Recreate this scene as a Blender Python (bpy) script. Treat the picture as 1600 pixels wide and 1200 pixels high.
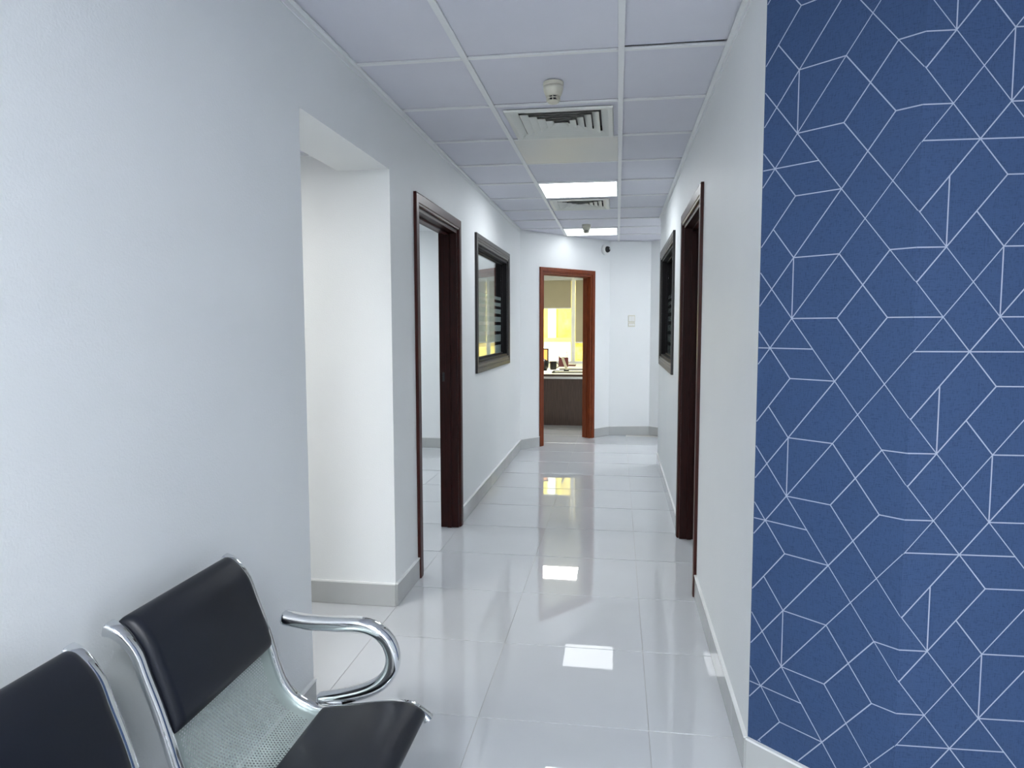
import bpy, bmesh, math, random
from mathutils import Vector, Matrix
random.seed(7)
SC = bpy.context.scene
for o in list(bpy.data.objects): bpy.data.objects.remove(o)
COL = SC.collection
R = math.radians

# ---------------------------------------------------------------- camera
cam_d = bpy.data.cameras.new('camera'); cam = bpy.data.objects.new('camera', cam_d); COL.objects.link(cam)
cam_d.sensor_width = 36.0; cam_d.lens = 1099.5 / 1600 * 36.0; cam_d.clip_start = 0.02
cam.rotation_mode = 'XYZ'
cam.matrix_world = (Matrix.Translation((0, 0, 1.352)) @ Matrix.Rotation(R(8.511), 4, 'Z')
                    @ Matrix.Rotation(R(90 - 4.651), 4, 'X') @ Matrix.Rotation(R(-0.1), 4, 'Z'))
SC.camera = cam
# ---------------------------------------------------------------- world, sun, exposure
w = bpy.data.worlds.new('world'); SC.world = w; w.use_nodes = True
w.node_tree.nodes['Background'].inputs[0].default_value = (0.86, 0.93, 1.0, 1)
w.node_tree.nodes['Background'].inputs[1].default_value = 2.0
sd = bpy.data.lights.new('sun', 'SUN'); sd.energy = 4.5; sd.angle = R(0.6); sd.color = (1.0, 0.95, 0.80)
sun = bpy.data.objects.new('sun', sd); COL.objects.link(sun); sun.location = (0, 0, 12)
sun.rotation_euler = (R(48), 0, R(-18))      # shines towards +Y and down
SC.view_settings.view_transform = 'Standard'; SC.view_settings.look = 'None'
SC.view_settings.exposure = 0.55; SC.view_settings.gamma = 1.0; SC.view_settings.use_curve_mapping = False
PANEL = 11.5         # emission of the corridor panels
LOBBY_FILL = 42.0          # emission of the fill panels added in the waiting area
SIDE_FILL = 12.0           # emission of the fill panels added in the side rooms

# ---------------------------------------------------------------- materials
def mat(name, col, rough=0.5, metal=0.0, coat=0.0, spec=0.5):
    m = bpy.data.materials.new(name); m.use_nodes = True
    b = m.node_tree.nodes['Principled BSDF']
    b.inputs['Base Color'].default_value = (*col, 1); b.inputs['Roughness'].default_value = rough
    b.inputs['Metallic'].default_value = metal; b.inputs['Coat Weight'].default_value = coat
    b.inputs['Specular IOR Level'].default_value = spec
    b.inputs['Coat Roughness'].default_value = 0.08
    return m
def nd(m, t, **kw):
    n = m.node_tree.nodes.new(t)
    for k, v in kw.items():
        if k in n.inputs: n.inputs[k].default_value = v
        else: setattr(n, k, v)
    return n
def ln(m, a, ao, b, bi): m.node_tree.links.new(a.outputs[ao], b.inputs[bi])
def noise_look(m, c1, c2, scale, bump=0.0, bscale=None, stretch=(1, 1, 1), dist=0.001, detail=3):
    b = m.node_tree.nodes['Principled BSDF']
    tc = nd(m, 'ShaderNodeTexCoord'); mp = nd(m, 'ShaderNodeMapping'); mp.inputs['Scale'].default_value = stretch
    ln(m, tc, 'Object', mp, 'Vector')
    n = nd(m, 'ShaderNodeTexNoise'); n.inputs['Scale'].default_value = scale; n.inputs['Detail'].default_value = detail
    ln(m, mp, 0, n, 'Vector')
    r = nd(m, 'ShaderNodeValToRGB'); r.color_ramp.elements[0].color = (*c1, 1); r.color_ramp.elements[1].color = (*c2, 1)
    r.color_ramp.elements[0].position = 0.3; r.color_ramp.elements[1].position = 0.7
    ln(m, n, 'Fac', r, 0); ln(m, r, 0, b, 'Base Color')
    if bump:
        n2 = nd(m, 'ShaderNodeTexNoise'); n2.inputs['Scale'].default_value = bscale or scale; n2.inputs['Detail'].default_value = 2
        ln(m, tc, 'Object', n2, 'Vector')
        bp = nd(m, 'ShaderNodeBump'); bp.inputs['Strength'].default_value = bump; bp.inputs['Distance'].default_value = dist
        ln(m, n2, 'Fac', bp, 'Height'); ln(m, bp, 0, b, 'Normal')
    return m

M = {}
M['paint'] = noise_look(mat('white_wall_paint', (.8, .8, .8), .55, spec=.3), (.79, .815, .83), (.83, .85, .86), 1.3, .3, 190, dist=.002)
M['ceil'] = noise_look(mat('ceiling_tile', (.6, .6, .7), .75), (.665, .675, .755), (.695, .705, .78), 3, .1, 260)
M['tee'] = mat('ceiling_grid', (.80, .82, .84), .4)
M['plenum'] = mat('plenum', (.03, .03, .03), .9)
M['tile'] = noise_look(mat('polished_porcelain', (.6, .6, .6), .014, spec=.72), (.585, .605, .635), (.62, .64, .665), 2.2, .02, 2.1, dist=.004)
M['grout'] = mat('grout', (.50, .49, .47), .8)
M['skirt'] = noise_look(mat('skirting_tile', (.5, .5, .5), .06), (.44, .455, .455), (.49, .50, .50), 4)
M['caulk'] = mat('white_caulk', (.82, .83, .83), .5)
def wood(name, c1, c2, rough=.36, coat=.08, st=(14, 14, 1.2)):
    return noise_look(mat(name, c1, rough, coat=coat), c1, c2, 9, .08, 90, st)
M['mahog'] = wood('mahogany', (.026, .0030, .0022), (.052, .007, .004), .38, 0)
M['mahog'].node_tree.nodes['Principled BSDF'].inputs['Specular IOR Level'].default_value = .28
M['redwood'] = wood('red_mahogany', (.125, .022, .006), (.22, .046, .011), .4, 0)
M['redwood'].node_tree.nodes['Principled BSDF'].inputs['Specular IOR Level'].default_value = .3
M['ebony'] = wood('dark_window_wood', (.008, .006, .007), (.016, .011, .011), .38, 0)
M['jambb'] = mat('black_jamb', (.004, .003, .004), .5, spec=.15)
M['jambm'] = noise_look(mat('dark_mahogany_jamb', (.02, .002, .001), .42, spec=.2), (.014, .0016, .0012), (.030, .0035, .002), 9, 0, None, (14, 14, 1.2))
M['deskwood'] = wood('desk_wood', (.055, .032, .025), (.105, .068, .052), .5, .1, (30, 30, .8))
M['chrome'] = mat('chrome', (.74, .755, .77), .05, 1.0)
M['alu'] = mat('brushed_metal', (.62, .64, .64), .35, 1.0)
M['leather'] = noise_look(mat('black_leatherette', (.02, .02, .03), .40, spec=.32), (.007, .0085, .014), (.010, .0125, .020), 3, .25, 900, dist=.0004)
M['cream'] = mat('cream_plastic', (.66, .64, .54), .4)
M['whitepl'] = mat('white_plastic', (.80, .81, .80), .3)
M['black'] = mat('black', (.01, .01, .012), .35)
M['ventp'] = mat('vent_enamel', (.70, .72, .68), .35)
M['access'] = noise_look(mat('access_panel', (.7, .7, .65), .4), (.66, .67, .64), (.73, .70, .64), 2)
M['blind'] = noise_look(mat('roller_blind', (.4, .37, .3), .8), (.40, .37, .29), (.44, .41, .32), 4)
bm_ = M['blind']; nt_ = bm_.node_tree; pb = nt_.nodes['Principled BSDF']; tl_ = nt_.nodes.new('ShaderNodeBsdfTranslucent'); tl_.inputs[0].default_value = (.60, .56, .42, 1)
mx_ = nt_.nodes.new('ShaderNodeMixShader'); mx_.inputs[0].default_value = .3; nt_.links.new(pb.outputs[0], mx_.inputs[1]); nt_.links.new(tl_.outputs[0], mx_.inputs[2])
nt_.links.new(mx_.outputs[0], nt_.nodes['Material Output'].inputs[0])
M['greyblue'] = mat('grey_green_board', (.42, .47, .43), .4)
M['brownw'] = wood('brown_board', (.20, .15, .12), (.27, .21, .17), .4, .2)
M['yellow'] = mat('yellow_board', (.88, .70, .22), .5)
M['facade'] = noise_look(mat('yellow_render', (.9, .8, .2), .8), (.90, .74, .10), (.93, .80, .16), 1.5)
M['rough'] = noise_look(mat('rough_yellow_stone', (.7, .6, .2), .9), (.42, .30, .05), (.85, .68, .16), 6)
M['offw'] = mat('white_render', (.93, .91, .76), .8)
M['screen'] = mat('orange_screen', (.8, .35, .08), .3)
bs = M['screen'].node_tree.nodes['Principled BSDF']; bs.inputs['Emission Color'].default_value = (1, .42, .10, 1); bs.inputs['Emission Strength'].default_value = .8
M['maroonpl'] = mat('maroon_plastic', (.09, .015, .02), .4)
M['paper'] = mat('paper', (.85, .82, .66), .7)

def emis(name, col, s):
    m = bpy.data.materials.new(name); m.use_nodes = True; nt = m.node_tree; nt.nodes.clear()
    e = nt.nodes.new('ShaderNodeEmission'); e.inputs[0].default_value = (*col, 1); e.inputs[1].default_value = s
    o = nt.nodes.new('ShaderNodeOutputMaterial'); nt.links.new(e.outputs[0], o.inputs[0]); return m
M['panel'] = emis('led_panel', (.93, .97, 1.0), PANEL)
M['panel_lobby'] = emis('led_panel_lobby', (.93, .97, 1.0), LOBBY_FILL)  # added fill, stands in for the unknown light behind the camera
M['panel_side'] = emis('led_panel_side', (.93, .97, 1.0), SIDE_FILL)  # added fill for the rooms left and right of the corridor

M['panel_pass'] = emis('led_panel_passage', (1.0, .985, .93), 19.0)  # added fill, brightens the pillar face and the near right wall
M['panel_branch'] = emis('led_panel_branch', (.93, .97, 1.0), 26.0)  # added fill, brightens the walls at the corridor end
M['panel_far'] = emis('led_panel_far', (.93, .97, 1.0), 2.8)
M['panel_office'] = emis('led_panel_office', (1.0, .97, .88), 40.0)
def glassmat(name, tint, frost=0.0):
    m = bpy.data.materials.new(name); m.use_nodes = True; nt = m.node_tree; nt.nodes.clear()
    tr = nt.nodes.new('ShaderNodeBsdfTransparent'); tr.inputs[0].default_value = (*tint, 1)
    gl = nt.nodes.new('ShaderNodeBsdfGlossy'); gl.inputs['Roughness'].default_value = .02
    ge = nt.nodes.new('ShaderNodeNewGeometry')       # Schlick reflectance, the same on both faces of the sheet
    def mm(op, a, b_=None):
        n_ = nt.nodes.new('ShaderNodeMath'); n_.operation = op
        for i_, v_ in enumerate((a, b_)):
            if v_ is None: continue
            if isinstance(v_, (int, float)): n_.inputs[i_].default_value = v_
            else: nt.links.new(v_, n_.inputs[i_])
        return n_
    dt = nt.nodes.new('ShaderNodeVectorMath'); dt.operation = 'DOT_PRODUCT'
    nt.links.new(ge.outputs['Incoming'], dt.inputs[0]); nt.links.new(ge.outputs['Normal'], dt.inputs[1])
    ab = mm('ABSOLUTE', dt.outputs['Value']); pw = mm('POWER', mm('SUBTRACT', 1.0, ab.outputs[0]).outputs[0], 5.0)
    fr = mm('ADD', mm('MULTIPLY', pw.outputs[0], .96).outputs[0], .04)
    mx = nt.nodes.new('ShaderNodeMixShader'); o = nt.nodes.new('ShaderNodeOutputMaterial')
    nt.links.new(fr.outputs[0], mx.inputs[0]); nt.links.new(tr.outputs[0], mx.inputs[1]); nt.links.new(gl.outputs[0], mx.inputs[2])
    last = mx
    if frost:
        df = nt.nodes.new('ShaderNodeBsdfDiffuse'); df.inputs[0].default_value = (.75, .82, .82, 1)
        tl = nt.nodes.new('ShaderNodeBsdfTranslucent'); tl.inputs[0].default_value = (.75, .82, .82, 1)
        a = nt.nodes.new('ShaderNodeMixShader'); a.inputs[0].default_value = .45
        nt.links.new(df.outputs[0], a.inputs[1]); nt.links.new(tl.outputs[0], a.inputs[2])
        b = nt.nodes.new('ShaderNodeMixShader'); b.inputs[0].default_value = frost
        nt.links.new(mx.outputs[0], b.inputs[1]); nt.links.new(a.outputs[0], b.inputs[2]); last = b
    nt.links.new(last.outputs[0], o.inputs[0]); return m
M['glass'] = glassmat('clear_glass', (.93, .96, .95))
M['frost'] = glassmat('frosted_film', (.9, .95, .95), .8)

# blue wallpaper with a fine weave
m = mat('blue_wallpaper', (.05, .09, .22), .6, spec=.3); M['blue'] = m
b = m.node_tree.nodes['Principled BSDF']
tc = nd(m, 'ShaderNodeTexCoord')
hs = []
for sc in ((70, 70, 500), (500, 500, 70)):
    mp = nd(m, 'ShaderNodeMapping'); mp.inputs['Scale'].default_value = sc; ln(m, tc, 'Object', mp, 'Vector')
    n = nd(m, 'ShaderNodeTexNoise'); n.inputs['Scale'].default_value = 1.0; n.inputs['Detail'].default_value = 2; ln(m, mp, 0, n, 'Vector'); hs.append(n)
ad = nd(m, 'ShaderNodeMath', operation='ADD'); ln(m, hs[0], 'Fac', ad, 0); ln(m, hs[1], 'Fac', ad, 1)
r = nd(m, 'ShaderNodeValToRGB'); ln(m, ad, 0, r, 0)
r.color_ramp.elements[0].position = .75; r.color_ramp.elements[0].color = (.0195, .047, .122, 1)
r.color_ramp.elements[1].position = 1.0; r.color_ramp.elements[1].color = (.033, .069, .158, 1)
ln(m, r, 0, b, 'Base Color')
bp = nd(m, 'ShaderNodeBump'); bp.inputs['Strength'].default_value = .25; bp.inputs['Distance'].default_value = .0006
ln(m, ad, 0, bp, 'Height'); ln(m, bp, 0, b, 'Normal')
M['pline'] = mat('silver_print', (.36, .40, .51), .4)

# perforated sheet: holes laid out in metres by the UV map
m = mat('perforated_steel', (.40, .47, .45), .32, .35); M['perf'] = m
nt = m.node_tree; b = nt.nodes['Principled BSDF']
uv = nd(m, 'ShaderNodeUVMap'); sx = nd(m, 'ShaderNodeSeparateXYZ'); ln(m, uv, 0, sx, 0)
def mth(op, a, bb=None):
    n = nd(m, 'ShaderNodeMath', operation=op)
    for i, v in enumerate((a, bb)):
        if v is None: continue
        if isinstance(v, (int, float)): n.inputs[i].default_value = v
        else: nt.links.new(v, n.inputs[i])
    return n.outputs[0]
PX, PY = .0090, .0062
row = mth('DIVIDE', sx.outputs[1], PY); fl = mth('FLOOR', row); par = mth('MODULO', fl, 2.0)
cx = mth('ADD', mth('DIVIDE', sx.outputs[0], PX), mth('MULTIPLY', par, .5))
fx = mth('MULTIPLY', mth('SUBTRACT', mth('FRACT', cx), .5), PX); fy = mth('MULTIPLY', mth('SUBTRACT', mth('FRACT', row), .5), PY)
d2 = mth('SQRT', mth('ADD', mth('MULTIPLY', fx, fx), mth('MULTIPLY', fy, fy)))
hole = mth('LESS_THAN', d2, .0021)
edge = mth('MULTIPLY', mth('GREATER_THAN', sx.outputs[0], .048), mth('LESS_THAN', sx.outputs[0], .385))
hole = mth('MULTIPLY', hole, edge)
ln2 = nt.links.new(mth('SUBTRACT', 1.0, hole), b.inputs['Alpha'])

# ---------------------------------------------------------------- mesh helpers
def link(name, bm, m, parent=None, smooth=False, bevel=0.0, bseg=2):
    me = bpy.data.meshes.new(name)
    bmesh.ops.recalc_face_normals(bm, faces=bm.faces[:])
    bm.to_mesh(me); bm.free()
    o = bpy.data.objects.new(name, me); COL.objects.link(o)
    me.materials.append(M[m] if isinstance(m, str) else m)
    if smooth:
        for p in me.polygons: p.use_smooth = True
    if bevel:
        md = o.modifiers.new('bevel', 'BEVEL'); md.width = bevel; md.segments = bseg; md.limit_method = 'ANGLE'; md.harden_normals = True
        for p in me.polygons: p.use_smooth = True
    if parent: o.parent = parent
    return o
def bx(bm, x0, x1, y0, y1, z0, z1):
    vs = [bm.verts.new((x, y, z)) for x in (x0, x1) for y in (y0, y1) for z in (z0, z1)]
    for f in ((0, 1, 3, 2), (4, 6, 7, 5), (0, 4, 5, 1), (2, 3, 7, 6), (0, 2, 6, 4), (1, 5, 7, 3)):
        bm.faces.new([vs[i] for i in f])
def prism(bm, poly, z0, z1):
    a = [bm.verts.new((x, y, z0)) for x, y in poly]; c = [bm.verts.new((x, y, z1)) for x, y in poly]
    n = len(poly); bm.faces.new(a[::-1]); bm.faces.new(c)
    for i in range(n): bm.faces.new((a[i], a[(i + 1) % n], c[(i + 1) % n], c[i]))
def boxes(name, lst, m, parent=None, bevel=0.0):
    bm = bmesh.new()
    for t in lst: bx(bm, *t)
    return link(name, bm, m, parent, bevel=bevel)
def lathe(bm, prof, seg=32, c=(0, 0, 0), cap=True):
    rings = [[bm.verts.new((c[0] + r * math.cos(2 * math.pi * k / seg), c[1] + r * math.sin(2 * math.pi * k / seg), c[2] + z)) for k in range(seg)] for r, z in prof]
    for a, b2 in zip(rings, rings[1:]):
        for k in range(seg): bm.faces.new((a[k], a[(k + 1) % seg], b2[(k + 1) % seg], b2[k]))
    if cap: bm.faces.new(rings[0]); bm.faces.new(rings[-1])
def catmull(P, n=8):
    out = []
    for i in range(len(P) - 1):
        p0 = P[max(i - 1, 0)]; p1 = P[i]; p2 = P[i + 1]; p3 = P[min(i + 2, len(P) - 1)]
        for k in range(n):
            t = k / n
            out.append(tuple(.5 * (2 * b_ + (c_ - a_) * t + (2 * a_ - 5 * b_ + 4 * c_ - d_) * t * t + (3 * b_ - a_ - 3 * c_ + d_) * t ** 3)
                             for a_, b_, c_, d_ in zip(p0, p1, p2, p3)))
    out.append(tuple(P[-1])); return out
def sweep_xz(bm, pts, y, sec, scale=None):
    """sweep section (list of (a along Y, b along normal)) along an XZ polyline"""
    rings = []
    for i, p in enumerate(pts):
        a = pts[max(i - 1, 0)]; c = pts[min(i + 1, len(pts) - 1)]
        tx, tz = c[0] - a[0], c[1] - a[1]; l = math.hypot(tx, tz) or 1; nx, nz = -tz / l, tx / l
        s = scale(i / (len(pts) - 1)) if scale else 1
        rings.append([bm.verts.new((p[0] + nx * b_ * s, y + a_ * s, p[1] + nz * b_ * s)) for a_, b_ in sec])
    n = len(sec)
    for r1, r2 in zip(rings, rings[1:]):
        for k in range(n): bm.faces.new((r1[k], r1[(k + 1) % n], r2[(k + 1) % n], r2[k]))
    bm.faces.new(rings[0]); bm.faces.new(rings[-1])
def tag(o, label=None, cat=None, group=None, kind=None):
    if label: o['label'] = label
    if cat: o['category'] = cat
    if group: o['group'] = group
    if kind: o['kind'] = kind
    return o
def empty(name, loc=(0, 0, 0), rz=0.0):
    o = bpy.data.objects.new(name, None); COL.objects.link(o); o.location = loc; o.rotation_euler = (0, 0, rz)
    o.empty_display_size = .1; return o
def S(o, label, cat): return tag(o, label, cat, None, 'structure')
def copytree(o, parent=None):
    c = o.copy(); COL.objects.link(c)
    if parent: c.parent = parent
    for ch in list(o.children): copytree(ch, c)
    return c

# ---------------------------------------------------------------- plan
XL, XR, CH = -1.05, .4025, 2.387
WT = .12
X0, X1, Y0, Y1 = -3.3, 4.0, -3.3, 12.7        # outer shell
CA = Vector((XL, 7.62)); CB = Vector((-.10, 8.80)); CC = Vector((.40, 8.90)); CD = Vector((1.15, 8.20))
BA = Vector((XR, 2.12)); BL = .418; BD = Vector((math.sin(R(47)), -math.cos(R(47))))
BB = BA + BD * BL; BD2 = Vector((math.cos(R(1.5)), math.sin(R(1.5)))); BC = BB + BD2 * 3.3
TOP = 2.50

# ---- floor: grout bed with polished tiles
T = .583; TX, TY = -.4653, 2.3023
fl_ = boxes('floor', [(X0, X1, Y0, Y1 + .2, -.12, -.012), (X0, X1, Y0, Y1 + .2, -.0121, -.0028)], 'grout')
S(fl_, 'glossy light grey polished tile floor running down the corridor', 'floor')
bm = bmesh.new(); bx(bm, .0008, T - .0008, .0008, T - .0008, -.010, 0)
tile0 = link('floor_tile', bm, 'tile', fl_, bevel=.0006, bseg=1); first = True
def tile_wanted(cx, cy):
    if cy < 3.3: return -1.75 < cx < 3.9 and cy > -2.6 and not (cx > .95 and cy > 2.0)
    if cy < 7.4: return -2.5 < cx < .75
    if cy < 9.0: return -2.5 < cx < 1.3
    return -1.6 < cx < .0 and cy < 11.6
for i in range(-6, 10):
    for j in range(-9, 19):
        x, y = TX + i * T, TY + j * T
        if not tile_wanted(x + T / 2, y + T / 2): continue
        o = tile0 if first else tile0.copy()
        if not first: COL.objects.link(o)
        first = False
        o.location = (x, y, 0)
        o.rotation_euler = (-.0030 + random.uniform(-1, 1) * .0006, random.uniform(-1, 1) * .0012, 0)
# ---- ceiling: slab, grid and lay-in tiles
cl = boxes('ceiling', [(X0 - .15, X1 + .15, Y0 - .15, Y1 + .35, 2.47, 2.62)], 'plenum')
S(cl, 'suspended ceiling of pale lavender-grey square tiles in a white grid', 'ceiling')
CT = .6; CX, CY = -.5966, 2.7676
lights = {}                                   # (i,j) of cells that hold something else
cells = []
for i in range(-5, 8):
    for j in range(-11, 11):
        x, y = CX + i * CT, CY + j * CT
        cx, cy = x + .3, y + .3
        ok = False
        if y < 2.2 and y + CT > -3.3 and x + CT > XL and x < 3.9: ok = True
        if y >= 2.1 and y < 9.0 and x + CT > XL and x < XR: ok = True
        if y > 6.4 and y < 9.0 and x >= XR - .5 and x < 1.3: ok = True
        if ok: cells.append((i, j, x, y))
bm = bmesh.new(); bx(bm, .011, CT - .011, .011, CT - .011, CH + .007, CH + .018)
ct0 = link('ceiling_tile', bm, 'ceil', cl, bevel=.001, bseg=1); cf = True
PANELS = {(0, 4): 'panel', (0, 8): 'panel_far', (0, -6): 'panel_lobby', (0, -9): 'panel_lobby', (1, -9): 'panel_lobby', (3, 8): 'panel_branch'}
SPECIAL = set(PANELS) | {(0, 1), (0, 2), (0, 5)}
for (i, j, x, y) in cells:
    if (i, j) in SPECIAL: continue
    xa = max(x, XL + .004 if y > -3.4 else x); xb = x + CT
    if y >= 2.1 and y < 6.4: xb = min(xb, XR - .002)
    if xb - xa < .05: continue
    if abs(xb - xa - CT) < .01:
        o = ct0 if cf else ct0.copy()
        if not cf: COL.objects.link(o)
        cf = False
        o.location = (x, y, 0)
    else:
        o = boxes('ceiling_tile', [(.011, xb - xa - .011, .011, CT - .011, CH + .007, CH + .018)], 'ceil', cl)
        o.location = (xa, y, 0)
    if (i, j) == (1, -1): o.location.z += .002; o.rotation_euler = (R(.1), R(-.1), 0)
# tees
def tee(x0, x1, y0, y1, z=0):
    o = boxes('tee_rail', [(x0, x1, y0, y1, CH - .002 + z, CH + .006 + z)], 'tee', cl, bevel=.0008)
    boxes_up = None
    return o
for i in range(-5, 9):
    x = CX + i * CT
    if XL < x < XR: tee(x - .012, x + .012, -3.3, 9.0)
    elif XL < x < 3.95:
        tee(x - .012, x + .012, -3.3, 2.1 if x > .75 else 1.9)
        if x < 1.3: tee(x - .012, x + .012, 7.1, 8.8)
for j in range(-10, 11):
    y = CY + j * CT
    cols = [(XL, CX), (CX, CX + CT), (CX + CT, XR)] if y > 2.1 else []
    if y <= 2.1: cols = [(XL, CX)] + [(CX + k * CT, min(CX + (k + 1) * CT, 3.95)) for k in range(0, 8)]
    if y > 7.1: cols.append((XR, CX + 2 * CT)); cols.append((CX + 2 * CT, CX + 3 * CT))
    if y > 8.7: continue
    for a, c in cols: tee(a + .0125 if a != XL else a, c - .0125 if c not in (XR,) else c, y - .0095, y + .0095, .0006)

# ---- walls
def wall(name, lst, m, label, polys=()):
    bm = bmesh.new()
    for t in lst: bx(bm, *t)
    for poly, z0, z1 in polys: prism(bm, poly, z0, z1)
    return S(link(name, bm, m), label, 'wall')
def quad(a, b_, th, s=1):
    d = (b_ - a).normalized(); n = Vector((-d.y, d.x)) * th * s
    return [tuple(a), tuple(b_), tuple(b_ + n), tuple(a + n)]
DL = (3.650, 4.580, 1.985)      # left door opening y0,y1,top
WL_ = (5.240, 6.705, 1.078, 1.972)
DR = (3.590, 4.530, 1.975)
WR_ = (5.280, 6.690, 1.078, 1.962)
OP = (2.265, 3.20, 2.078)
wl = wall('wall_left', [
    (XL - .25, XL, Y0, OP[0], -.012, TOP),                       # near part beside the chairs
    (XL - .25, XL, OP[0], OP[1], OP[2], TOP),                    # soffit over the opening
    (XL - WT, XL, OP[1], DL[0], -.012, TOP),
    (XL - WT, XL, DL[0], DL[1], DL[2], TOP),
    (XL - WT, XL, DL[1], WL_[0], -.012, TOP),
    (XL - WT, XL, WL_[0], WL_[1], -.012, WL_[2]), (XL - WT, XL, WL_[0], WL_[1], WL_[3], TOP),
    (XL - WT, XL, WL_[1], CA.y + .05, -.012, TOP)], 'paint', 'white painted corridor wall on the left, with a passage, a door and a window')
wall('wall_passage', [(X0, XL - WT + .0, OP[1], OP[1] + WT, -.012, TOP), (X0 - .15, X0, Y0 - .15, Y1 + .2, -.12, TOP)], 'paint',
     'white wall closing the far side of the passage off the left')
wr = wall('wall_right', [
    (XR, XR + WT, DR[0], DR[1], DR[2], TOP),
    (XR, XR + WT, DR[1], WR_[0], -.012, TOP),
    (XR, XR + WT, WR_[0], WR_[1], -.012, WR_[2]), (XR, XR + WT, WR_[0], WR_[1], WR_[3], TOP),
    (XR, XR + WT, WR_[1], 7.0, -.012, TOP),
    (XR + WT, X1, 7.0 - WT, 7.0, -.012, TOP)], 'paint', 'white painted corridor wall on the right, with a door and a window',
    polys=[([(XR, 2.12), (XR + WT, 2.24), (XR + WT, DR[0]), (XR, DR[0])], -.012, TOP)])
# end walls
ED0, ED1, EDH = .34, 1.17, 1.965          # opening along the angled wall
LD = (CB - CA).length; dE = (CB - CA).normalized(); nE = Vector((-dE.y, dE.x))
def alongE(s): return CA + dE * s
# opening limits measured along the wall: casing outer x=-.86 -> s=.30 ; x=-.277 -> s=1.23
sA, sB = .2965 + .05, 1.229 - .05
we = wall('wall_angled', [], 'paint', 'angled white wall holding the red-brown door frame at the corridor end',
     polys=[(quad(CA - dE * .0, alongE(sA), WT), -.012, TOP), (quad(alongE(sB), CB, WT), -.012, TOP), (quad(alongE(sA), alongE(sB), WT), EDH, TOP)])
wall('wall_back', [(X0, XL - .0, CA.y, CA.y + WT, -.012, TOP)], 'paint', 'white end wall of the room behind the left door')
wall('wall_end', [(CD.x, X1, CD.y, CD.y + WT, -.012, TOP)], 'paint', 'white wall with the switches at the end of the corridor',
     polys=[([tuple(CB), tuple(CC), tuple(CC + Vector((.02, WT))), tuple(CB + Vector((-.09, WT * .8)))], -.012, TOP),
            ([tuple(CC), tuple(CD), tuple(CD + Vector((.05, WT))), tuple(CC + Vector((.02, WT)))], -.012, TOP)])
# outer shell
wall('wall_lobby', [(X0, X1, Y0 - .15, Y0, -.12, TOP), (X1, X1 + .15, Y0 - .15, Y1 + .2, -.12, TOP)], 'paint', 'white walls of the waiting area behind the camera')
door_wall_done = True
# blue papered wall
def facet(poly): return poly
n1 = Vector((-BD.y, BD.x)); n2 = Vector((-BD2.y, BD2.x))
bl = wall('wall_blue', [], 'blue', 'blue papered wall with silver geometric lines, folding at a vertical crease',
     polys=[([tuple(BA), tuple(BB), tuple(BC), tuple(BC + n2 * .12), tuple(BB + n2 * .12 + BD2 * -.02), tuple(BA + n1 * .08)], -.012, TOP)])
# printed lines
LN = [((3, 6), (17, -8)), ((0, 3), (1, 2)), ((3, 2), (5, 0)), ((6, 3), (21, 18)), ((6, 1), (9, 4)), ((3, 6), (5, 8)),
      ((1, 2), (3, 2)), ((1, 0), (3, 0)), ((1, 4), (3, 4)), ((5, 2), (7, 2)), ((5, 0), (7, 0)), ((6, 5), (10, 5)), ((1, 0), (1, 2)), ((7, 2), (7, 4))]
GU, GZ, U0, Z0 = .0637, .08333, .0385, 1.3735
bm = bmesh.new(); HWD = .0015
def P3(u, z, off=.0005):
    if u <= BL: p = BA + BD * u - n1 * off
    else: p = BB + BD2 * (u - BL) - n2 * off
    return Vector((p.x, p.y, z))
def clip(a, b_, lo, hi, ax):
    if a[ax] > b_[ax]: a, b_ = b_, a
    if b_[ax] <= lo or a[ax] >= hi: return None
    d = b_[ax] - a[ax]
    if d < 1e-9: return (a, b_)
    def at(v): t = (v - a[ax]) / d; return tuple(a[k] + (b_[k] - a[k]) * t for k in (0, 1))
    return (at(lo) if a[ax] < lo else a, at(hi) if b_[ax] > hi else b_)
for a, c in LN:
    for mi in range(-4, 8):
        for mj in range(-6, 7):
            p = (U0 + GU * (a[0] + 8 * mi), Z0 + GZ * (a[1] + 6 * mj)); q = (U0 + GU * (c[0] + 8 * mi), Z0 + GZ * (c[1] + 6 * mj))
            r_ = clip(p, q, .118, 2.384, 1) if abs(p[1] - q[1]) > 1e-9 else ((p, q) if .118 < p[1] < 2.384 else None)
            if not r_: continue
            for lo, hi in ((.002, BL), (BL, BL + 3.2)):
                s_ = clip(*r_, lo, hi, 0)
                if not s_: continue
                if abs(s_[0][0] - s_[1][0]) < 1e-9 and not (lo < s_[0][0] <= hi): continue
                du, dz = s_[1][0] - s_[0][0], s_[1][1] - s_[0][1]; l = math.hypot(du, dz)
                if l < 1e-4: continue
                nu, nz = -dz / l * HWD, du / l * HWD
                mid = (s_[0][0] + s_[1][0]) / 2
                vs = []
                for (uu, zz), sg in ((s_[0], 1), (s_[0], -1), (s_[1], -1), (s_[1], 1)):
                    u2 = uu + nu * sg
                    u2 = min(u2, BL) if mid < BL else max(u2, BL)
                    if mid < BL: q_ = BA + BD * u2 - n1 * .0005
                    else: q_ = BB + BD2 * (u2 - BL) - n2 * .0005
                    vs.append(bm.verts.new((q_.x, q_.y, zz + nz * sg)))
                bm.faces.new(vs)
link('printed_line_pattern', bm, 'pline', bl)

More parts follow.
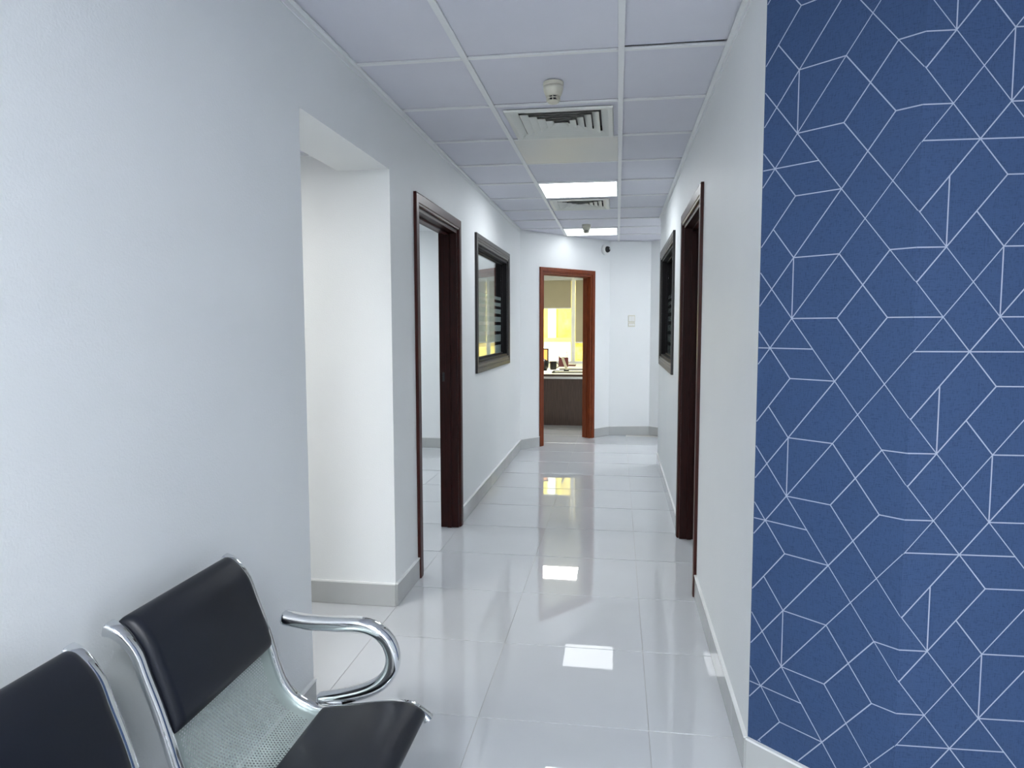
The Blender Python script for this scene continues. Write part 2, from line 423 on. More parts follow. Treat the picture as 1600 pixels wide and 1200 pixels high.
# ---- skirting tiles and ceiling angles
def skirt(name, a, b_, label, side=1, step=.583):
    """runs from a to b; room is on the right-hand side (side=1) of the direction"""
    a = Vector(a); b_ = Vector(b_); d = (b_ - a).normalized(); n = Vector((d.y, -d.x)) * side
    root = empty(name, (a.x, a.y, 0)); S(root, label, 'baseboard')
    L = (b_ - a).length; s = 0
    while s < L - 1e-4:
        e = min(s + step, L)
        if L - e < .06: e = L
        p = d * (s + .0006); q = d * (e - .0006)
        bm = bmesh.new()
        prism(bm, [tuple(p), tuple(q), tuple(q + n * .010), tuple(p + n * .010)][::1], .0, .108)
        link('skirting_tile', bm, 'skirt', root, bevel=.001, bseg=1); s = e
    bm = bmesh.new(); p = d * 0; q = d * L
    prism(bm, [tuple(p), tuple(q), tuple(q + n * .0115), tuple(p + n * .0115)], .108, .115)
    link('caulk_line', bm, 'caulk', root)
skirt('baseboard_left', (XL, -3.0), (XL, OP[0]), 'grey skirting tiles along the near left wall beside the bench')
skirt('baseboard_left', (XL - .9, OP[1]), (XL, OP[1]), 'grey skirting tiles below the passage face of the pillar', step=1.2)
skirt('baseboard_left', (XL, OP[1] - .0), (XL, DL[0] - .066), 'short grey skirting between the pillar corner and left door')
skirt('baseboard_left', (XL, DL[1] + .066), (XL, CA.y), 'long grey skirting under the left window')
skirt('baseboard_angled', tuple(CA), tuple(alongE(sA - .051)), 'grey skirting left of the end door')
skirt('baseboard_angled', tuple(alongE(sB + .051)), tuple(CB), 'grey skirting right of the end door')
skirt('baseboard_end', tuple(CB), tuple(CC), 'grey skirting below the light switches')
skirt('baseboard_end', tuple(CC), tuple(CD), 'grey skirting on the chamfered far corner')
skirt('baseboard_right', (XR, 7.0), (XR, DR[1] + .066), 'grey skirting under the right window')
skirt('baseboard_right', (XR, DR[0] - .066), tuple(BA), 'grey skirting of the near right wall up to the blue corner')
skirt('baseboard_blue', tuple(BA), tuple(BB), 'grey skirting under the first blue wall panel')
skirt('baseboard_blue', tuple(BB), tuple(BC), 'grey skirting under the second blue wall panel')
skirt('baseboard_back', (X0 + .6, CA.y), (XL - WT, CA.y), 'grey skirting in the room behind the left door')
def angle(name, a, b_, label):
    a = Vector(a); b_ = Vector(b_); d = (b_ - a).normalized(); n = Vector((d.y, -d.x))
    bm = bmesh.new()
    prism(bm, [tuple(a), tuple(b_), tuple(b_ + n * .020), tuple(a + n * .020)], CH - .002, CH + .003)
    prism(bm, [tuple(a), tuple(b_), tuple(b_ + n * .004), tuple(a + n * .004)], CH - .022, CH - .002)
    return S(link(name, bm, 'tee'), label, 'trim')
angle('trim_1', (XL, -3.2), (XL, CA.y), 'white ceiling angle along the left wall')
angle('trim_2', (XR, 7.0), tuple(BA), 'white ceiling angle along the right wall')
angle('trim_3', tuple(CA), tuple(CB), 'white ceiling angle above the end door')
angle('trim_4', tuple(CB), tuple(CC), 'white ceiling angle above the light switches')
angle('trim_5', tuple(CC), tuple(CD), 'white ceiling angle over the chamfered far corner')
# passage ceiling off the left and its cornice line
pc = boxes('ceiling', [(X0, XL - .25, Y0, OP[1], 2.165, 2.20)], 'ceil'); S(pc, 'lower ceiling inside the left passage', 'ceiling')
S(boxes('trim_6', [(X0, XL - .251, OP[1] - .018, OP[1] - .0002, 2.15, 2.1648)], 'tee'), 'white cornice line at the top of the passage wall', 'trim')
rc = boxes('ceiling', [(X0, XL - WT, OP[1] + WT, CA.y, 2.40, 2.44)], 'tee'); S(rc, 'white ceiling of the room behind the left door', 'ceiling')
rc = boxes('ceiling', [(XR + WT, X1, 2.3, 6.88, 2.40, 2.44)], 'tee'); S(rc, 'white ceiling of the room behind the right door', 'ceiling')
rc = boxes('ceiling', [(X0, X1, 9.05, Y1, 2.40, 2.44), (X0, XL - .1, 7.75, 9.05, 2.40, 2.44)], 'tee'); S(rc, 'white ceiling of the office at the corridor end', 'ceiling')

# ---- doors and windows (local x along the wall, y into it)
PROF_D = [(0, 0), (0, .010), (.004, .013), (.010, .0115), (.014, .0115), (.018, .0155), (.060, .0165), (.066, .0145), (.066, 0)]
PROF_W = [(0, 0), (0, .012), (.006, .014), (.010, .010), (.020, .010), (.024, .015), (.036, .016), (.040, .013), (.044, .017), (.072, .018), (.076, .016), (.076, 0)]
def casing(name, parent, A, B, n, prof, m, mA=1, mB=1):
    """A,B inner-edge ends (x,z); n outward; mitres at ends"""
    A = Vector(A); B = Vector(B); n = Vector(n); t = (B - A).normalized(); bm = bmesh.new()
    ra = [bm.verts.new(((A + n * w_ - t * w_ * mA).x, -d, (A + n * w_ - t * w_ * mA).y)) for w_, d in prof]
    rb = [bm.verts.new(((B + n * w_ + t * w_ * mB).x, -d, (B + n * w_ + t * w_ * mB).y)) for w_, d in prof]
    k = len(prof)
    for i in range(k): bm.faces.new((ra[i], ra[(i + 1) % k], rb[(i + 1) % k], rb[i]))
    bm.faces.new(ra); bm.faces.new(rb)
    return link(name, bm, m, parent)
def door(n, loc, rz, w_, h, m, label, prof=PROF_D, wt=WT, stop=.5):
    mj = 'jambm' if m == 'mahog' else m
    r_ = empty('door_%d' % n, loc, rz); S(r_, label, 'door frame')
    casing('casing', r_, (0, 0), (0, h), (-1, 0), prof, m, 0, 1)
    casing('casing', r_, (w_, 0), (w_, h), (1, 0), prof, m, 0, 1)
    casing('casing', r_, (0, h), (w_, h), (0, 1), prof, m, 1, 1)
    for lst in ([(0, .022, .0, wt, 0, h)], [(w_ - .022, w_, .0, wt, 0, h)], [(.022, w_ - .022, 0, wt, h - .022, h)]):
        boxes('jamb', lst, mj, r_, bevel=.001)
    boxes('door_stop', [(.022, .034, .045, .075, 0, h - .022)], mj, r_, bevel=.0015)
    boxes('door_stop', [(w_ - .034, w_ - .022, .045, .075, 0, h - .022)], mj, r_, bevel=.0015)
    boxes('door_stop', [(.034, w_ - .034, .045, .075, h - .034, h - .022)], m, r_, bevel=.0015)
    return r_
d1 = door(1, (XL, DL[0], 0), R(90), DL[1] - DL[0], DL[2], 'mahog', 'dark mahogany door frame standing open in the left wall')
boxes('strike_plate', [(DL[1] - DL[0] - .0245, DL[1] - DL[0] - .0215, .085, .100, .99, 1.05)], 'black', d1, bevel=.001)
d2_ = door(2, (XR, DR[1], 0), R(-90), DR[1] - DR[0], DR[2], 'mahog', 'dark mahogany door frame standing open in the right wall')
boxes('strike_plate', [(.0215, .0245, .085, .100, .99, 1.05)], 'black', d2_, bevel=.001)
d4 = door(4, (.9, Y0 + .0, 0), R(180), 1.8, 2.1, 'mahog', 'closed dark wooden double door in the back wall of the waiting area')  # unseen door, added to give the chrome something dark to reflect
for k_ in (0, 1): boxes('door_leaf', [(.024 + k_ * .877, .024 + .875 + k_ * .877, .002, .04, .005, 2.075)], 'mahog', d4, bevel=.002)
PROF_E = [(w_ * .76, d) for w_, d in PROF_D]
p = alongE(sA)
d3 = door(3, (p.x, p.y, 0), math.atan2(dE.y, dE.x), sB - sA, EDH, 'redwood', 'red-brown wooden door frame in the angled wall at the corridor end', PROF_E)

def window(n, loc, rz, w_, z0, z1, label, flip):
    r_ = empty('window_%d' % n, loc, rz); S(r_, label, 'window')
    m = 'ebony'; pr = PROF_W
    casing('casing', r_, (0, z0), (0, z1), (-1, 0), pr, m); casing('casing', r_, (w_, z0), (w_, z1), (1, 0), pr, m)
    casing('casing', r_, (0, z1), (w_, z1), (0, 1), pr, m); casing('casing', r_, (0, z0), (w_, z0), (0, -1), pr, m)
    for lst in ([(0, .02, 0, WT, z0, z1)], [(w_ - .02, w_, 0, WT, z0, z1)], [(.02, w_ - .02, 0, WT, z1 - .02, z1)], [(.02, w_ - .02, 0, WT, z0, z0 + .02)]):
        boxes('jamb', lst, 'jambb', r_, bevel=.001)
    g0, g1 = .050, .056
    f = []
    for ya, yb in ((g0 - .012, g0 - .0005), (g1 + .0005, g1 + .012)):
        f += [(.02, .032, ya, yb, z0 + .02, z1 - .02), (w_ - .032, w_ - .02, ya, yb, z0 + .02, z1 - .02),
              (.032, w_ - .032, ya, yb, z0 + .02, z0 + .032), (.032, w_ - .032, ya, yb, z1 - .032, z1 - .02)]
    boxes('glazing_bead', f, 'jambb', r_)
    boxes('pane', [(.021, w_ - .021, g0, g1, z0 + .021, z1 - .021)], 'glass', r_)
    for a, c in ((1.630, 1.600), (1.574, 1.542), (1.515, 1.474), (1.444, 1.397), (1.367, 1.311), (1.281, 1.213), (1.183, 1.106)):
        boxes('frosted_stripe', [(.033, w_ - .033, g1 + .0001, g1 + .0005, c, a)], 'frost', r_)
    return r_
window(1, (XL, WL_[0], 0), R(90), WL_[1] - WL_[0], WL_[2], WL_[3], 'black-framed window with frosted stripes in the left wall', 0)
window(2, (XR, WR_[1], 0), R(-90), WR_[1] - WR_[0], WR_[2], WR_[3], 'black-framed window with frosted stripes in the right wall', 1)

# ---- office at the end: window wall, blinds
WX0, WX1, WZ0, WZ1 = -2.6, 1.2, .70, 2.22
ow = wall('wall_office', [(X0, X1, Y1, Y1 + .2, -.12, WZ0), (X0, X1, Y1, Y1 + .2, WZ1, TOP), (X0, WX0, Y1, Y1 + .2, WZ0, WZ1), (WX1, X1, Y1, Y1 + .2, WZ0, WZ1)],
          'paint', 'office wall around the wide outside window')
ww = empty('window_3', (0, Y1, 0)); S(ww, 'metal-framed outside window of the end office, lit yellow from outside', 'window')
bars = [-.79]
xs = [-2.6, -1.72, -.79, .14, 1.2]
for x in xs[1:-1]: boxes('mullion', [(x - .033, x + .033, .03, .09, WZ0 + .0302, WZ1 - .0502)], 'whitepl', ww, bevel=.002)
boxes('frame', [(WX0, WX0 + .05, .03, .09, WZ0, WZ1), (WX1 - .05, WX1, .03, .09, WZ0, WZ1), (WX0 + .05, WX1 - .05, .03, .09, WZ0, WZ0 + .03), (WX0 + .05, WX1 - .05, .03, .09, WZ1 - .05, WZ1)], 'whitepl', ww)
for a, c in zip(xs, xs[1:]): boxes('pane', [(a + .034, c - .034, .055, .061, WZ0 + .03, WZ1 - .05)], 'glass', ww)
boxes('sill', [(WX0, WX1, -.06, .03, WZ0 - .03, WZ0)], 'whitepl', ww, bevel=.003)
def blind(x0, x1, zb, label):
    r_ = empty('roller_blind', ((x0 + x1) / 2, Y1 - .05, WZ1)); h = (x1 - x0) / 2
    tag(r_, label, 'blind', 'roller blinds in the end office')
    bm = bmesh.new(); lathe(bm, [(.022, -h), (.022, h)], 16)
    bmesh.ops.rotate(bm, verts=bm.verts, matrix=Matrix.Rotation(R(90), 3, 'Y')); bmesh.ops.translate(bm, verts=bm.verts, vec=(0, 0, -.024))
    link('roller_tube', bm, 'whitepl', r_, True)
    boxes('blind_fabric', [(-h + .01, h - .01, .018, .020, zb - WZ1 + .02, -.02)], 'blind', r_)
    boxes('bottom_rail', [(-h + .01, h - .01, .012, .026, zb - WZ1, zb - WZ1 + .02)], 'whitepl', r_, bevel=.002)
blind(-1.70, -.815, 1.67, 'beige roller blind left of the mullion, drawn a third down')
blind(-.755, .12, 1.06, 'beige roller blind right of the mullion, drawn most of the way down')
blind(-2.55, -1.74, 1.67, 'beige roller blind hidden left of the end door frame')
blind(.16, 1.18, 1.06, 'beige roller blind at the right end of the office window, out of the doorway view')

# desk
DY = 9.58
dk = empty('office_desk', (-.9, DY, 0)); tag(dk, 'dark wood-grain office desk front seen through the end door', 'desk')
boxes('front_panel', [(-1.0, .95, 0.02, .04, .0, .655)], 'deskwood', dk, bevel=.001)
boxes('edge_strip', [(-1.0, .95, 0.012, .02, .640, .655)], 'alu', dk)
boxes('side_panel', [(-1.0, -.98, .04, 1.4, 0, .67)], 'deskwood', dk); boxes('side_panel', [(.93, .95, .04, 1.4, 0, .67)], 'deskwood', dk)
boxes('desktop', [(-1.02, .97, 0, 1.45, .67, .705)], M['paper'], dk, bevel=.003)
boxes('desktop_edge', [(-1.02, .97, -.004, 0, .672, .703)], 'deskwood', dk)
tb = empty('side_table', (-.9, 11.5, 0)); tag(tb, 'pale table behind the desk, below the office window', 'table')
boxes('tabletop', [(-1.2, 1.2, -.3, .9, .675, .70)], 'paper', tb, bevel=.003)
for x in (-1.15, 1.12):
    for y in (-.25, .82): boxes('leg', [(x, x + .04, y, y + .04, 0, .675)], 'alu', tb)
DT = .7052
# monitor at the left, screen turned towards the door
mo = empty('monitor', (-1.17, 10.75, DT), R(12)); tag(mo, 'black monitor with orange picture at the left end of the desk', 'monitor')
boxes('monitor_shell', [(-.33, .13, 0, .03, .06, .315)], 'black', mo, bevel=.006)
boxes('screen', [(-.315, .108, -.0012, 0, .075, .295)], 'screen', mo)
boxes('neck', [(-.12, -.06, .03, .045, 0.01, .2)], 'black', mo); boxes('foot', [(-.2, .02, -.05, .12, 0, .012)], 'black', mo, bevel=.004)
bm = bmesh.new(); lathe(bm, [(.001, 0), (.050, 0), (.075, .05), (.078, .10), (.055, .15), (.02, .17), (.001, .17)], 24)
tag(link('desk_speaker', bm, 'black', None, True), 'black rounded object in front of the monitor at the desk end', 'speaker').location = (-1.085, 10.4, DT)
bm = bmesh.new(); lathe(bm, [(.034, 0), (.046, 0), (.050, .02), (.052, .120), (.049, .125), (.046, .12), (.043, .012), (.001, .012)], 28)
cup = link('mug', bm, 'black', None, True); cup.location = (-.955, 10.6, DT); tag(cup, 'black mug on the desk, between monitor and pen holder', 'mug')
bm = bmesh.new()
sweep_xz(bm, [(.048, .098), (.070, .093), (.082, .068), (.076, .040), (.048, .027)], 0, [(.006, .005), (-.006, .005), (-.006, -.005), (.006, -.005)])
link('handle', bm, 'black', cup, True)
# pen holder with pens, on the table behind
ph = empty('pen_holder', (-.868, 11.5, .7002)); tag(ph, 'dark red pen holder with pens standing behind the mug', 'pen holder')
boxes('cup', [(-.078, .078, -.045, -.041, 0, .15), (-.078, .078, .041, .045, 0, .15), (-.078, -.074, -.041, .041, 0, .17), (.074, .078, -.041, .041, 0, .13),
              (-.074, .074, -.041, .041, 0, .005), (-.012, -.008, -.041, .041, 0, .16)], 'maroonpl', ph)
for x, y, tx, ty, c_ in ((-.05, 0, -.10, .05, 'black'), (.012, .01, .02, .0, 'maroonpl'), (.025, -.015, .14, .0, 'maroonpl'), (.045, .01, .10, .08, 'black')):
    bm = bmesh.new(); lathe(bm, [(.001, 0), (.005, .006), (.005, .205), (.003, .21)], 8)
    o = link('pen', bm, c_, ph, True); o.location = (x, y, .008 if c_ == 'black' else .045); o.rotation_euler = (ty, tx, 0)
# slanted calendar board
cb = empty('desk_calendar', (-.715, 10.2, DT)); tag(cb, 'cream card calendar leaning to the left in front of the pen holder', 'calendar')
bm = bmesh.new(); bx(bm, -.018, .018, -.004, .004, 0, .215); o = link('card', bm, 'paper', cb); o.rotation_euler = (0, R(-20), 0); o.location.z = .008
bm = bmesh.new(); prism(bm, [(-.05, -.03), (.025, -.03), (.025, .03), (-.05, .03)], 0, .025); link('stand', bm, 'black', cb, bevel=.004)
kt = empty('document_tray', (-.76, 9.90, DT)); tag(kt, 'flat black document tray along the front of the desk', 'tray')
boxes('tray_base', [(-.14, .40, -.08, .12, 0, .004)], 'black', kt)
boxes('tray_rim', [(-.14, .40, -.084, -.08, 0, .016), (-.14, .40, .12, .124, 0, .020), (-.144, -.14, -.084, .124, 0, .018), (.40, .404, -.084, .124, 0, .018)], 'black', kt)
boxes('paper_sheet', [(-.12, .38, -.06, .10, .0045, .010)], 'paper', kt)
tag(boxes('notebook', [(-.80, -.68, 11.62, 11.82, .7002, .722)], 'maroonpl', bevel=.003), 'thin dark notebook lying right of the pen holder', 'notebook')
tag(boxes('keyboard', [(-.86, -.50, 10.55, 10.68, DT, DT + .015)], 'black', bevel=.003), 'black keyboard lying between the tray and the pen holder', 'keyboard')

# building outside
fb = empty('building', (-1.5, 20.0, 0)); tag(fb, 'sunlit yellow and white facade seen through the end office window', 'building')
boxes('facade_wall', [(-7, 8, 0, .3, -.5, 7)], 'facade', fb)
boxes('lower_wall', [(-7, .2, -.12, 0, -.5, .93)], 'offw', fb); boxes('stone_plinth', [(.2, 8, -.12, 0, -.5, .93)], 'rough', fb); boxes('ledge', [(-7, 8, -.28, -.0, .93, 1.04)], 'facade', fb, bevel=.01)
for k in range(-4, 5):
    boxes('pilaster', [(-.44 + k * 1.3, -.22 + k * 1.3, -.16, 0, 1.04, 6)], 'offw', fb)
    boxes('stone_panel', [(-.04 + k * 1.3, .5 + k * 1.3, -.05, 0, 1.04, 6)], 'rough', fb)
gr = boxes('ground', [(-12, 12, Y1 + .2, 30, -.6, -.5)], 'offw'); S(gr, 'pale ground outside the office window', 'ground')

# ---------------------------------------------------------------- ceiling fittings
def light(x, y, m, label, s=CT, z=CH, grp='square led ceiling panels'):
    r_ = empty('ceiling_light', (x, y, z)); tag(r_, label, 'ceiling light', grp)
    e = .013; f = .022
    boxes('frame', [(e, f, e, s - e, -.003, .012), (s - f, s - e, e, s - e, -.003, .012), (f, s - f, e, f, -.003, .012), (f, s - f, s - f, s - e, -.003, .012)], 'tee', r_)
    boxes('diffuser', [(f, s - f, f, s - f, -.001, .010)], m, r_)
    return r_
LBL = {(0, 4): 'bright square light panel in the corridor ceiling, nearer of the two', (0, 8): 'bright square light panel at the far end of the corridor ceiling',
       (0, -6): 'square light panel just behind the camera', (0, -9): 'square light panel at the back of the waiting area, on the bench side',  # panels behind the camera are invented to light the near walls
       (1, -9): 'square light panel at the back of the waiting area, away from the bench', (3, 8): 'square light panel in the side branch beyond the right wall'}  # branch panel is placed out of sight to light the end walls
for (i, j), m in PANELS.items(): light(CX + i * CT, CY + j * CT, m, LBL[(i, j)])
light(-2.3, 1.75, 'panel_pass', 'square light panel inside the left passage', .6, 2.165 - .014)  # hidden panel, put in to light the pillar and the opposite wall
light(-3.1, 4.6, 'panel_side', 'square light panel in the room behind the left door', .6, 2.40 - .014)  # hidden panel, put in to light the wall seen through the doorway
light(-3.1, 6.3, 'panel_side', 'square light panel in the left room near its end wall', .6, 2.40 - .014)  # second hidden panel for the same room
light(-1.15, 10.3, 'panel_office', 'square light panel in the end office', .6, 2.40 - .014)

light(2.3, 4.3, 'panel_side', 'square light panel in the room behind the right door', .6, 2.40 - .014)  # invented source, keeps this room from going dark
def vent(x0, x1, y0, y1, label):
    cx, cy = (x0 + x1) / 2, (y0 + y1) / 2; hx, hy = (x1 - x0) / 2, (y1 - y0) / 2
    r_ = empty('air_vent', (cx, cy, CH)); tag(r_, label, 'air vent', 'square ceiling diffusers')
    def ring(name, a, b_, za, zb, m='ventp', th=.0012):
        bm = bmesh.new()
        def lp(q, z): return [bm.verts.new(v) for v in ((-hx * q, -hy * q, z), (hx * q, -hy * q, z), (hx * q, hy * q, z), (-hx * q, hy * q, z))]
        A = lp(a, za); B = lp(b_, zb); C_ = lp(b_ - .004, zb); D = lp(a - .012, za + .0005)
        for P_, Q in ((A, B), (B, C_), (C_, D), (D, A)):
            for k in range(4): bm.faces.new((P_[k], P_[(k + 1) % 4], Q[(k + 1) % 4], Q[k]))
        return link(name, bm, m, r_)
    ring('flange', 1.0, .985, -.0, -.010); 
    bm = bmesh.new()
    def lp(q, z): return [bm.verts.new(v) for v in ((-hx * q, -hy * q, z), (hx * q, -hy * q, z), (hx * q, hy * q, z), (-hx * q, hy * q, z))]
    A = lp(.985, -.010); B = lp(.90, -.010); C_ = lp(.77, .010); 
    for P_, Q in ((A, B), (B, C_)):
        for k in range(4): bm.faces.new((P_[k], P_[(k + 1) % 4], Q[(k + 1) % 4], Q[k]))
    link('flange_face', bm, 'ventp', r_)
    for q in (.735, .585, .435, .285): ring('louver', q, q - .13, -.006, .011)
    ring('louver', .135, .02, -.006, .006)
    boxes('duct', [(-hx * .9, hx * .9, -hy * .9, hy * .9, .045, .06), (-hx * .9, -hx * .88, -hy * .9, hy * .9, .02, .045), (hx * .88, hx * .9, -hy * .9, hy * .9, .02, .045),
                   (-hx * .88, hx * .88, -hy * .9, -hy * .88, .02, .045), (-hx * .88, hx * .88, hy * .88, hy * .9, .02, .045)], 'black', r_)  # black colour stands in for the unlit inside of the vent
    return r_
vent(-.556, -.030, 3.43, 3.955, 'large square air vent with nested louvres, nearer of the two')
vent(-.570, -.075, 5.85, 6.35, 'square air vent with nested louvres beyond the near light panel')
for (vx0, vx1, vy0, vy1, cj) in ((-.556, -.030, 3.43, 3.955, 1), (-.570, -.075, 5.85, 6.35, 5)):
    x, y = CX, CY + cj * CT
    boxes('ceiling_tile', [(x + .011, x + CT - .011, y + .011, vy0 + .01, CH + .004, CH + .012), (x + .011, x + CT - .011, min(vy1 - .01, y + CT - .012), y + CT - .011, CH + .004, CH + .012),
                           (x + .011, vx0 + .01, vy0 + .01, vy1 - .01, CH + .004, CH + .012), (vx1 - .01, x + CT - .011, vy0 + .01, vy1 - .01, CH + .004, CH + .012)], 'ceil', cl)
boxes('access_panel', [(CX + .012, CX + CT - .012, CY + 2 * CT + .012, CY + 3 * CT - .012, CH - .001, CH + .012)], 'access', cl, bevel=.002)

def smoke(x, y, label, s=1.0):
    r_ = empty('smoke_detector', (x, y, CH - .0 + .0035)); tag(r_, label, 'smoke detector', 'cream ceiling smoke detectors')
    bm = bmesh.new(); lathe(bm, [(.050 * s, 0), (.050 * s, -.014 * s), (.047 * s, -.018 * s), (.047 * s, -.020 * s)], 40); link('base', bm, 'cream', r_, True, .001)
    bm = bmesh.new(); lathe(bm, [(.049 * s, -.020 * s), (.048 * s, -.034 * s), (.044 * s, -.050 * s), (.037 * s, -.066 * s), (.032 * s, -.068 * s)], 40); link('body', bm, 'cream', r_, True)
    bm = bmesh.new(); lathe(bm, [(.026 * s, -.066 * s), (.020 * s, -.092 * s)], 32); link('mesh_core', bm, 'black', r_, True)
    bm = bmesh.new(); lathe(bm, [(.0340 * s, -.0765 * s), (.0340 * s, -.0795 * s), (.030 * s, -.0795 * s), (.030 * s, -.0765 * s)], 32, cap=False); link('cage_ring', bm, 'cream', r_, True)
    for k in range(8):
        bm = bmesh.new(); bx(bm, .022 * s, .034 * s, -.0015 * s, .0015 * s, 0, .024 * s)
        bmesh.ops.translate(bm, verts=bm.verts, vec=(0, 0, -.091 * s)); bmesh.ops.rotate(bm, verts=bm.verts, matrix=Matrix.Rotation(k * math.pi / 4, 3, 'Z'))
        link('cage_rib', bm, 'cream', r_)
    bm = bmesh.new(); lathe(bm, [(.029 * s, -.088 * s), (.030 * s, -.092 * s), (.022 * s, -.099 * s), (.008 * s, -.100 * s), (.001, -.099 * s)], 32); link('cap', bm, 'cream', r_, True)
smoke(-.282, 3.09, 'cream smoke detector in front of the large air vent', .87)
smoke(-.325, 7.33, 'cream smoke detector hanging in front of the far light panel', .87)

# dome camera on the angled wall next to the corner
p = alongE(LD - .10) - nE * 0.0
sc_ = empty('security_camera', (p.x, p.y, 2.283), math.atan2(dE.y, dE.x)); tag(sc_, 'small white security camera with black dome, high on the corner right of the end door', 'security camera')
bm = bmesh.new(); lathe(bm, [(.066, 0), (.066, .022), (.060, .034), (.046, .038)], 32); bmesh.ops.rotate(bm, verts=bm.verts, matrix=Matrix.Rotation(R(90), 3, 'X')); link('housing', bm, 'whitepl', sc_, True)
bm = bmesh.new(); bmesh.ops.create_uvsphere(bm, u_segments=24, v_segments=14, radius=.038); bmesh.ops.translate(bm, verts=bm.verts, vec=(0, -.040, 0)); link('dome', bm, 'black', sc_, True)
bm = bmesh.new(); lathe(bm, [(.011, 0), (.011, .006), (.007, .008)], 20); bmesh.ops.rotate(bm, verts=bm.verts, matrix=Matrix.Rotation(R(90), 3, 'X')); bmesh.ops.translate(bm, verts=bm.verts, vec=(0, -.079, .004)); link('lens', bm, 'alu', sc_, True)

# switches on the end wall
dS = (CC - CB).normalized()
def switch(z, h, nrock, label):
    q = CB + dS * .275
    r_ = empty('light_switch', (q.x, q.y, z), math.atan2(dS.y, dS.x)); tag(r_, label, 'light switch', 'switch plates on the end wall')
    boxes('plate', [(-.043, .043, -.010, 0, 0, h)], 'cream', r_, bevel=.003)
    wv = .074 / nrock
    for k in range(nrock): boxes('rocker', [(-.037 + k * wv + .001, -.037 + (k + 1) * wv - .001, -.0135, -.010, .012, h - .012)], 'whitepl', r_, bevel=.0015)
switch(1.405, .086, 2, 'cream double switch plate, upper of the pair on the end wall')
switch(1.350, .050, 3, 'low cream switch plate with three small keys, lower of the pair')

# ---------------------------------------------------------------- waiting bench
BN = empty('waiting_bench', (-.72, .915, 0)); tag(BN, 'chrome-framed waiting bench with black padded seats against the left wall', 'bench')
OX, OY = -.72, .915
PR = [(-1.003, .752), (-.984, .746), (-.962, .728), (-.942, .700), (-.926, .655), (-.901, .588), (-.880, .520), (-.868, .477), (-.850, .432), (-.818, .396),
      (-.776, .374), (-.732, .366), (-.650, .378), (-.581, .392), (-.522, .397), (-.492, .389), (-.470, .374), (-.462, .364)]
PRC = catmull(PR, 6)
def arc(P_):
    s = [0]
    for a, c in zip(P_, P_[1:]): s.append(s[-1] + math.hypot(c[0] - a[0], c[1] - a[1]))
    return s
AS = arc(PRC)
def at(s):
    for k in range(len(AS) - 1):
        if AS[k + 1] >= s:
            t = (s - AS[k]) / (AS[k + 1] - AS[k]); a, c = PRC[k], PRC[k + 1]
            l = math.hypot(c[0] - a[0], c[1] - a[1]); return (a[0] + (c[0] - a[0]) * t, a[1] + (c[1] - a[1]) * t, -(c[1] - a[1]) / l, (c[0] - a[0]) / l)
    a, c = PRC[-2], PRC[-1]; l = math.hypot(c[0] - a[0], c[1] - a[1]); return (c[0], c[1], -(c[1] - a[1]) / l, (c[0] - a[0]) / l)
def s_near(x, z): return AS[min(range(len(PRC)), key=lambda k: (PRC[k][0] - x) ** 2 + (PRC[k][1] - z) ** 2)]
SW = .444
def cushion(name, s0, s1, y0, y1, th, parent, back=.002):
    bm = bmesh.new(); NS, NY = 30, 26
    def fall(t, w_, e):          # rounded border
        d = min(t, 1 - t) * w_
        return 1.0 if d >= e else math.sqrt(max(0.0, 1 - (1 - d / e) ** 2))
    top = []; bot = []
    def prm(k, n, w_, e):        # sample more densely at the borders
        t = k / n; return .5 - .5 * math.cos(math.pi * t) * (1 if True else 0)
    for i in range(NS + 1):
        t = prm(i, NS, 1, 1); x, z, nx, nz = at(s0 + (s1 - s0) * t); ra = []; rb = []
        for j in range(NY + 1):
            u = prm(j, NY, 1, 1); y = y0 + (y1 - y0) * u
            f = fall(t, s1 - s0, .022) * fall(u, y1 - y0, .016)
            crown = .006 * math.sin(math.pi * t) * math.sin(math.pi * u)
            h = .004 + (th - .004) * f + crown
            ra.append(bm.verts.new((x + nx * h - OX, y - OY, z + nz * h))); rb.append(bm.verts.new((x + nx * back - OX, y - OY, z + nz * back)))
        top.append(ra); bot.append(rb)
    for g in (top, bot):
        for i in range(NS):
            for j in range(NY): bm.faces.new((g[i][j], g[i + 1][j], g[i + 1][j + 1], g[i][j + 1]))
    for i in range(NS):
        for j in (0, NY): bm.faces.new((top[i][j], bot[i][j], bot[i + 1][j], top[i + 1][j]))
    for j in range(NY):
        for i in (0, NS): bm.faces.new((top[i][j], top[i][j + 1], bot[i][j + 1], bot[i][j]))
    return link(name, bm, 'leather', parent, True)
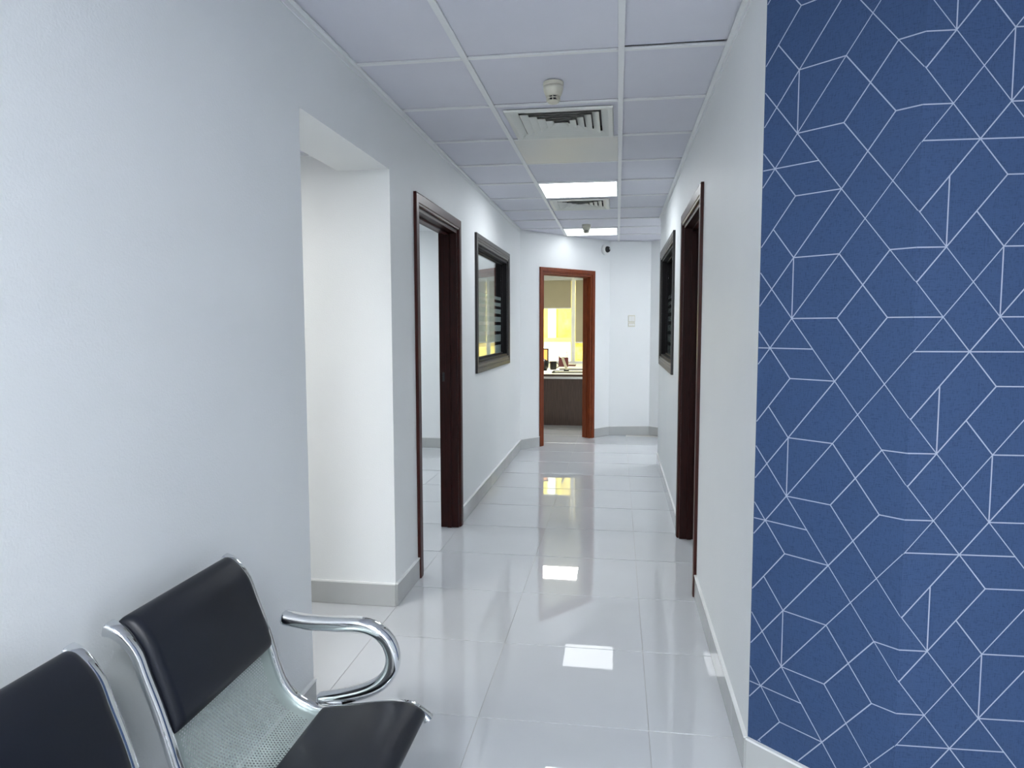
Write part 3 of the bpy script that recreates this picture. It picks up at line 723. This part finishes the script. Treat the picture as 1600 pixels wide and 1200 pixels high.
def make_seat(y0):
    y1 = y0 + SW
    # shell
    bm = bmesh.new(); uvl = bm.loops.layers.uv.new('UVMap'); rows = []
    n = 60
    for k in range(n + 1):
        s = .012 + (AS[-1] - .03) * k / n; x, z, nx, nz = at(s)
        rows.append([(bm.verts.new((x - nx * .004 - OX, y0 + .008 + (SW - .016) * q / 4 - OY, z - nz * .004)), (.008 + (SW - .016) * q / 4, s)) for q in range(5)])
    for a, c in zip(rows, rows[1:]):
        for q in range(4):
            f = bm.faces.new((a[q][0], a[q + 1][0], c[q + 1][0], c[q][0]))
            for lp_, (v_, u_) in zip(f.loops, (a[q], a[q + 1], c[q + 1], c[q])): lp_[uvl].uv = u_
    sh = link('seat_shell', bm, 'perf', BN, True)
    sec = [((.0125) * math.copysign(abs(math.cos(a)) ** .6, math.cos(a)), .0105 * math.copysign(abs(math.sin(a)) ** .6, math.sin(a))) for a in [2 * math.pi * k / 14 for k in range(14)]]
    for y in (y0 + .011, y1 - .011):
        bm = bmesh.new(); pts = [(a - OX, c) for a, c in PRC]
        sweep_xz(bm, pts, y - OY, sec, scale=lambda t: 1.0 + .45 * max(0, 1 - t * 7) + .2 * max(0, 1 - (1 - t) * 12))
        link('side_rail', bm, 'chrome', sh, True)
    cushion('back_cushion', .006, s_near(-.884, .532), y0 + .026, y1 - .024, .025, sh)
    cushion('seat_cushion', s_near(-.738, .366), s_near(-.472, .374), y0 + .026, y1 - .024, .023, sh)
    boxes('bracket', [(-.055, .13, y0 + .17 - OY, y0 + .275 - OY, .338, .360)], 'black', sh)
    return sh
sA_ = 1.22
s1_ = make_seat(sA_)
for k in (1, 2):
    c = copytree(s1_, BN); c.location.y -= .527 * k
boxes('beam', [(-.04, .04, .10 - OY, 1.70 - OY, .285, .335)], 'black', BN, bevel=.004)
for y in (.42, 1.42):
    bm = bmesh.new(); bx(bm, -.025, .025, y - .02 - OY, y + .02 - OY, .03, .288)
    prism(bm, [(-.27, y - .02 - OY), (.27, y - .02 - OY), (.27, y + .02 - OY), (-.27, y + .02 - OY)], .018, .045)
    lg = link('leg', bm, 'chrome', BN, bevel=.006)
    for x in (-.25, .25):
        bm = bmesh.new(); lathe(bm, [(.02, 0), (.02, .012), (.012, .018)], 16, (x, y - OY, .0)); link('rubber_foot', bm, 'black', lg, True)
AR = catmull([(-.868, .590), (-.842, .586), (-.790, .580), (-.720, .581), (-.655, .583), (-.612, .572), (-.582, .548), (-.566, .510), (-.570, .470), (-.596, .433), (-.640, .406), (-.700, .386), (-.748, .374), (-.772, .368)], 7)
sec = [(.0205 * math.copysign(abs(math.cos(a)) ** .8, math.cos(a)), 0.0190 * math.copysign(abs(math.sin(a)) ** .8, math.sin(a))) for a in [2 * math.pi * k / 24 for k in range(24)]]
def endscale(t):
    e = min(t, 1 - t) / .035
    return .25 + .75 * math.sqrt(max(0, 1 - (1 - min(e, 1)) ** 2))
for y in (1.692, .166 - .028):
    bm = bmesh.new(); sweep_xz(bm, [(a - OX, c) for a, c in AR], y - OY, sec, endscale)
    ar = link('armrest', bm, 'chrome', BN, True)
    yy = (y - .036, y - .008) if y > 1 else (y + .008, y + .036)
    boxes('armrest_bracket', [(-.77 - OX, -.70 - OX, yy[0] - OY, yy[1] - OY, .352, .374)], 'chrome', ar, bevel=.003)
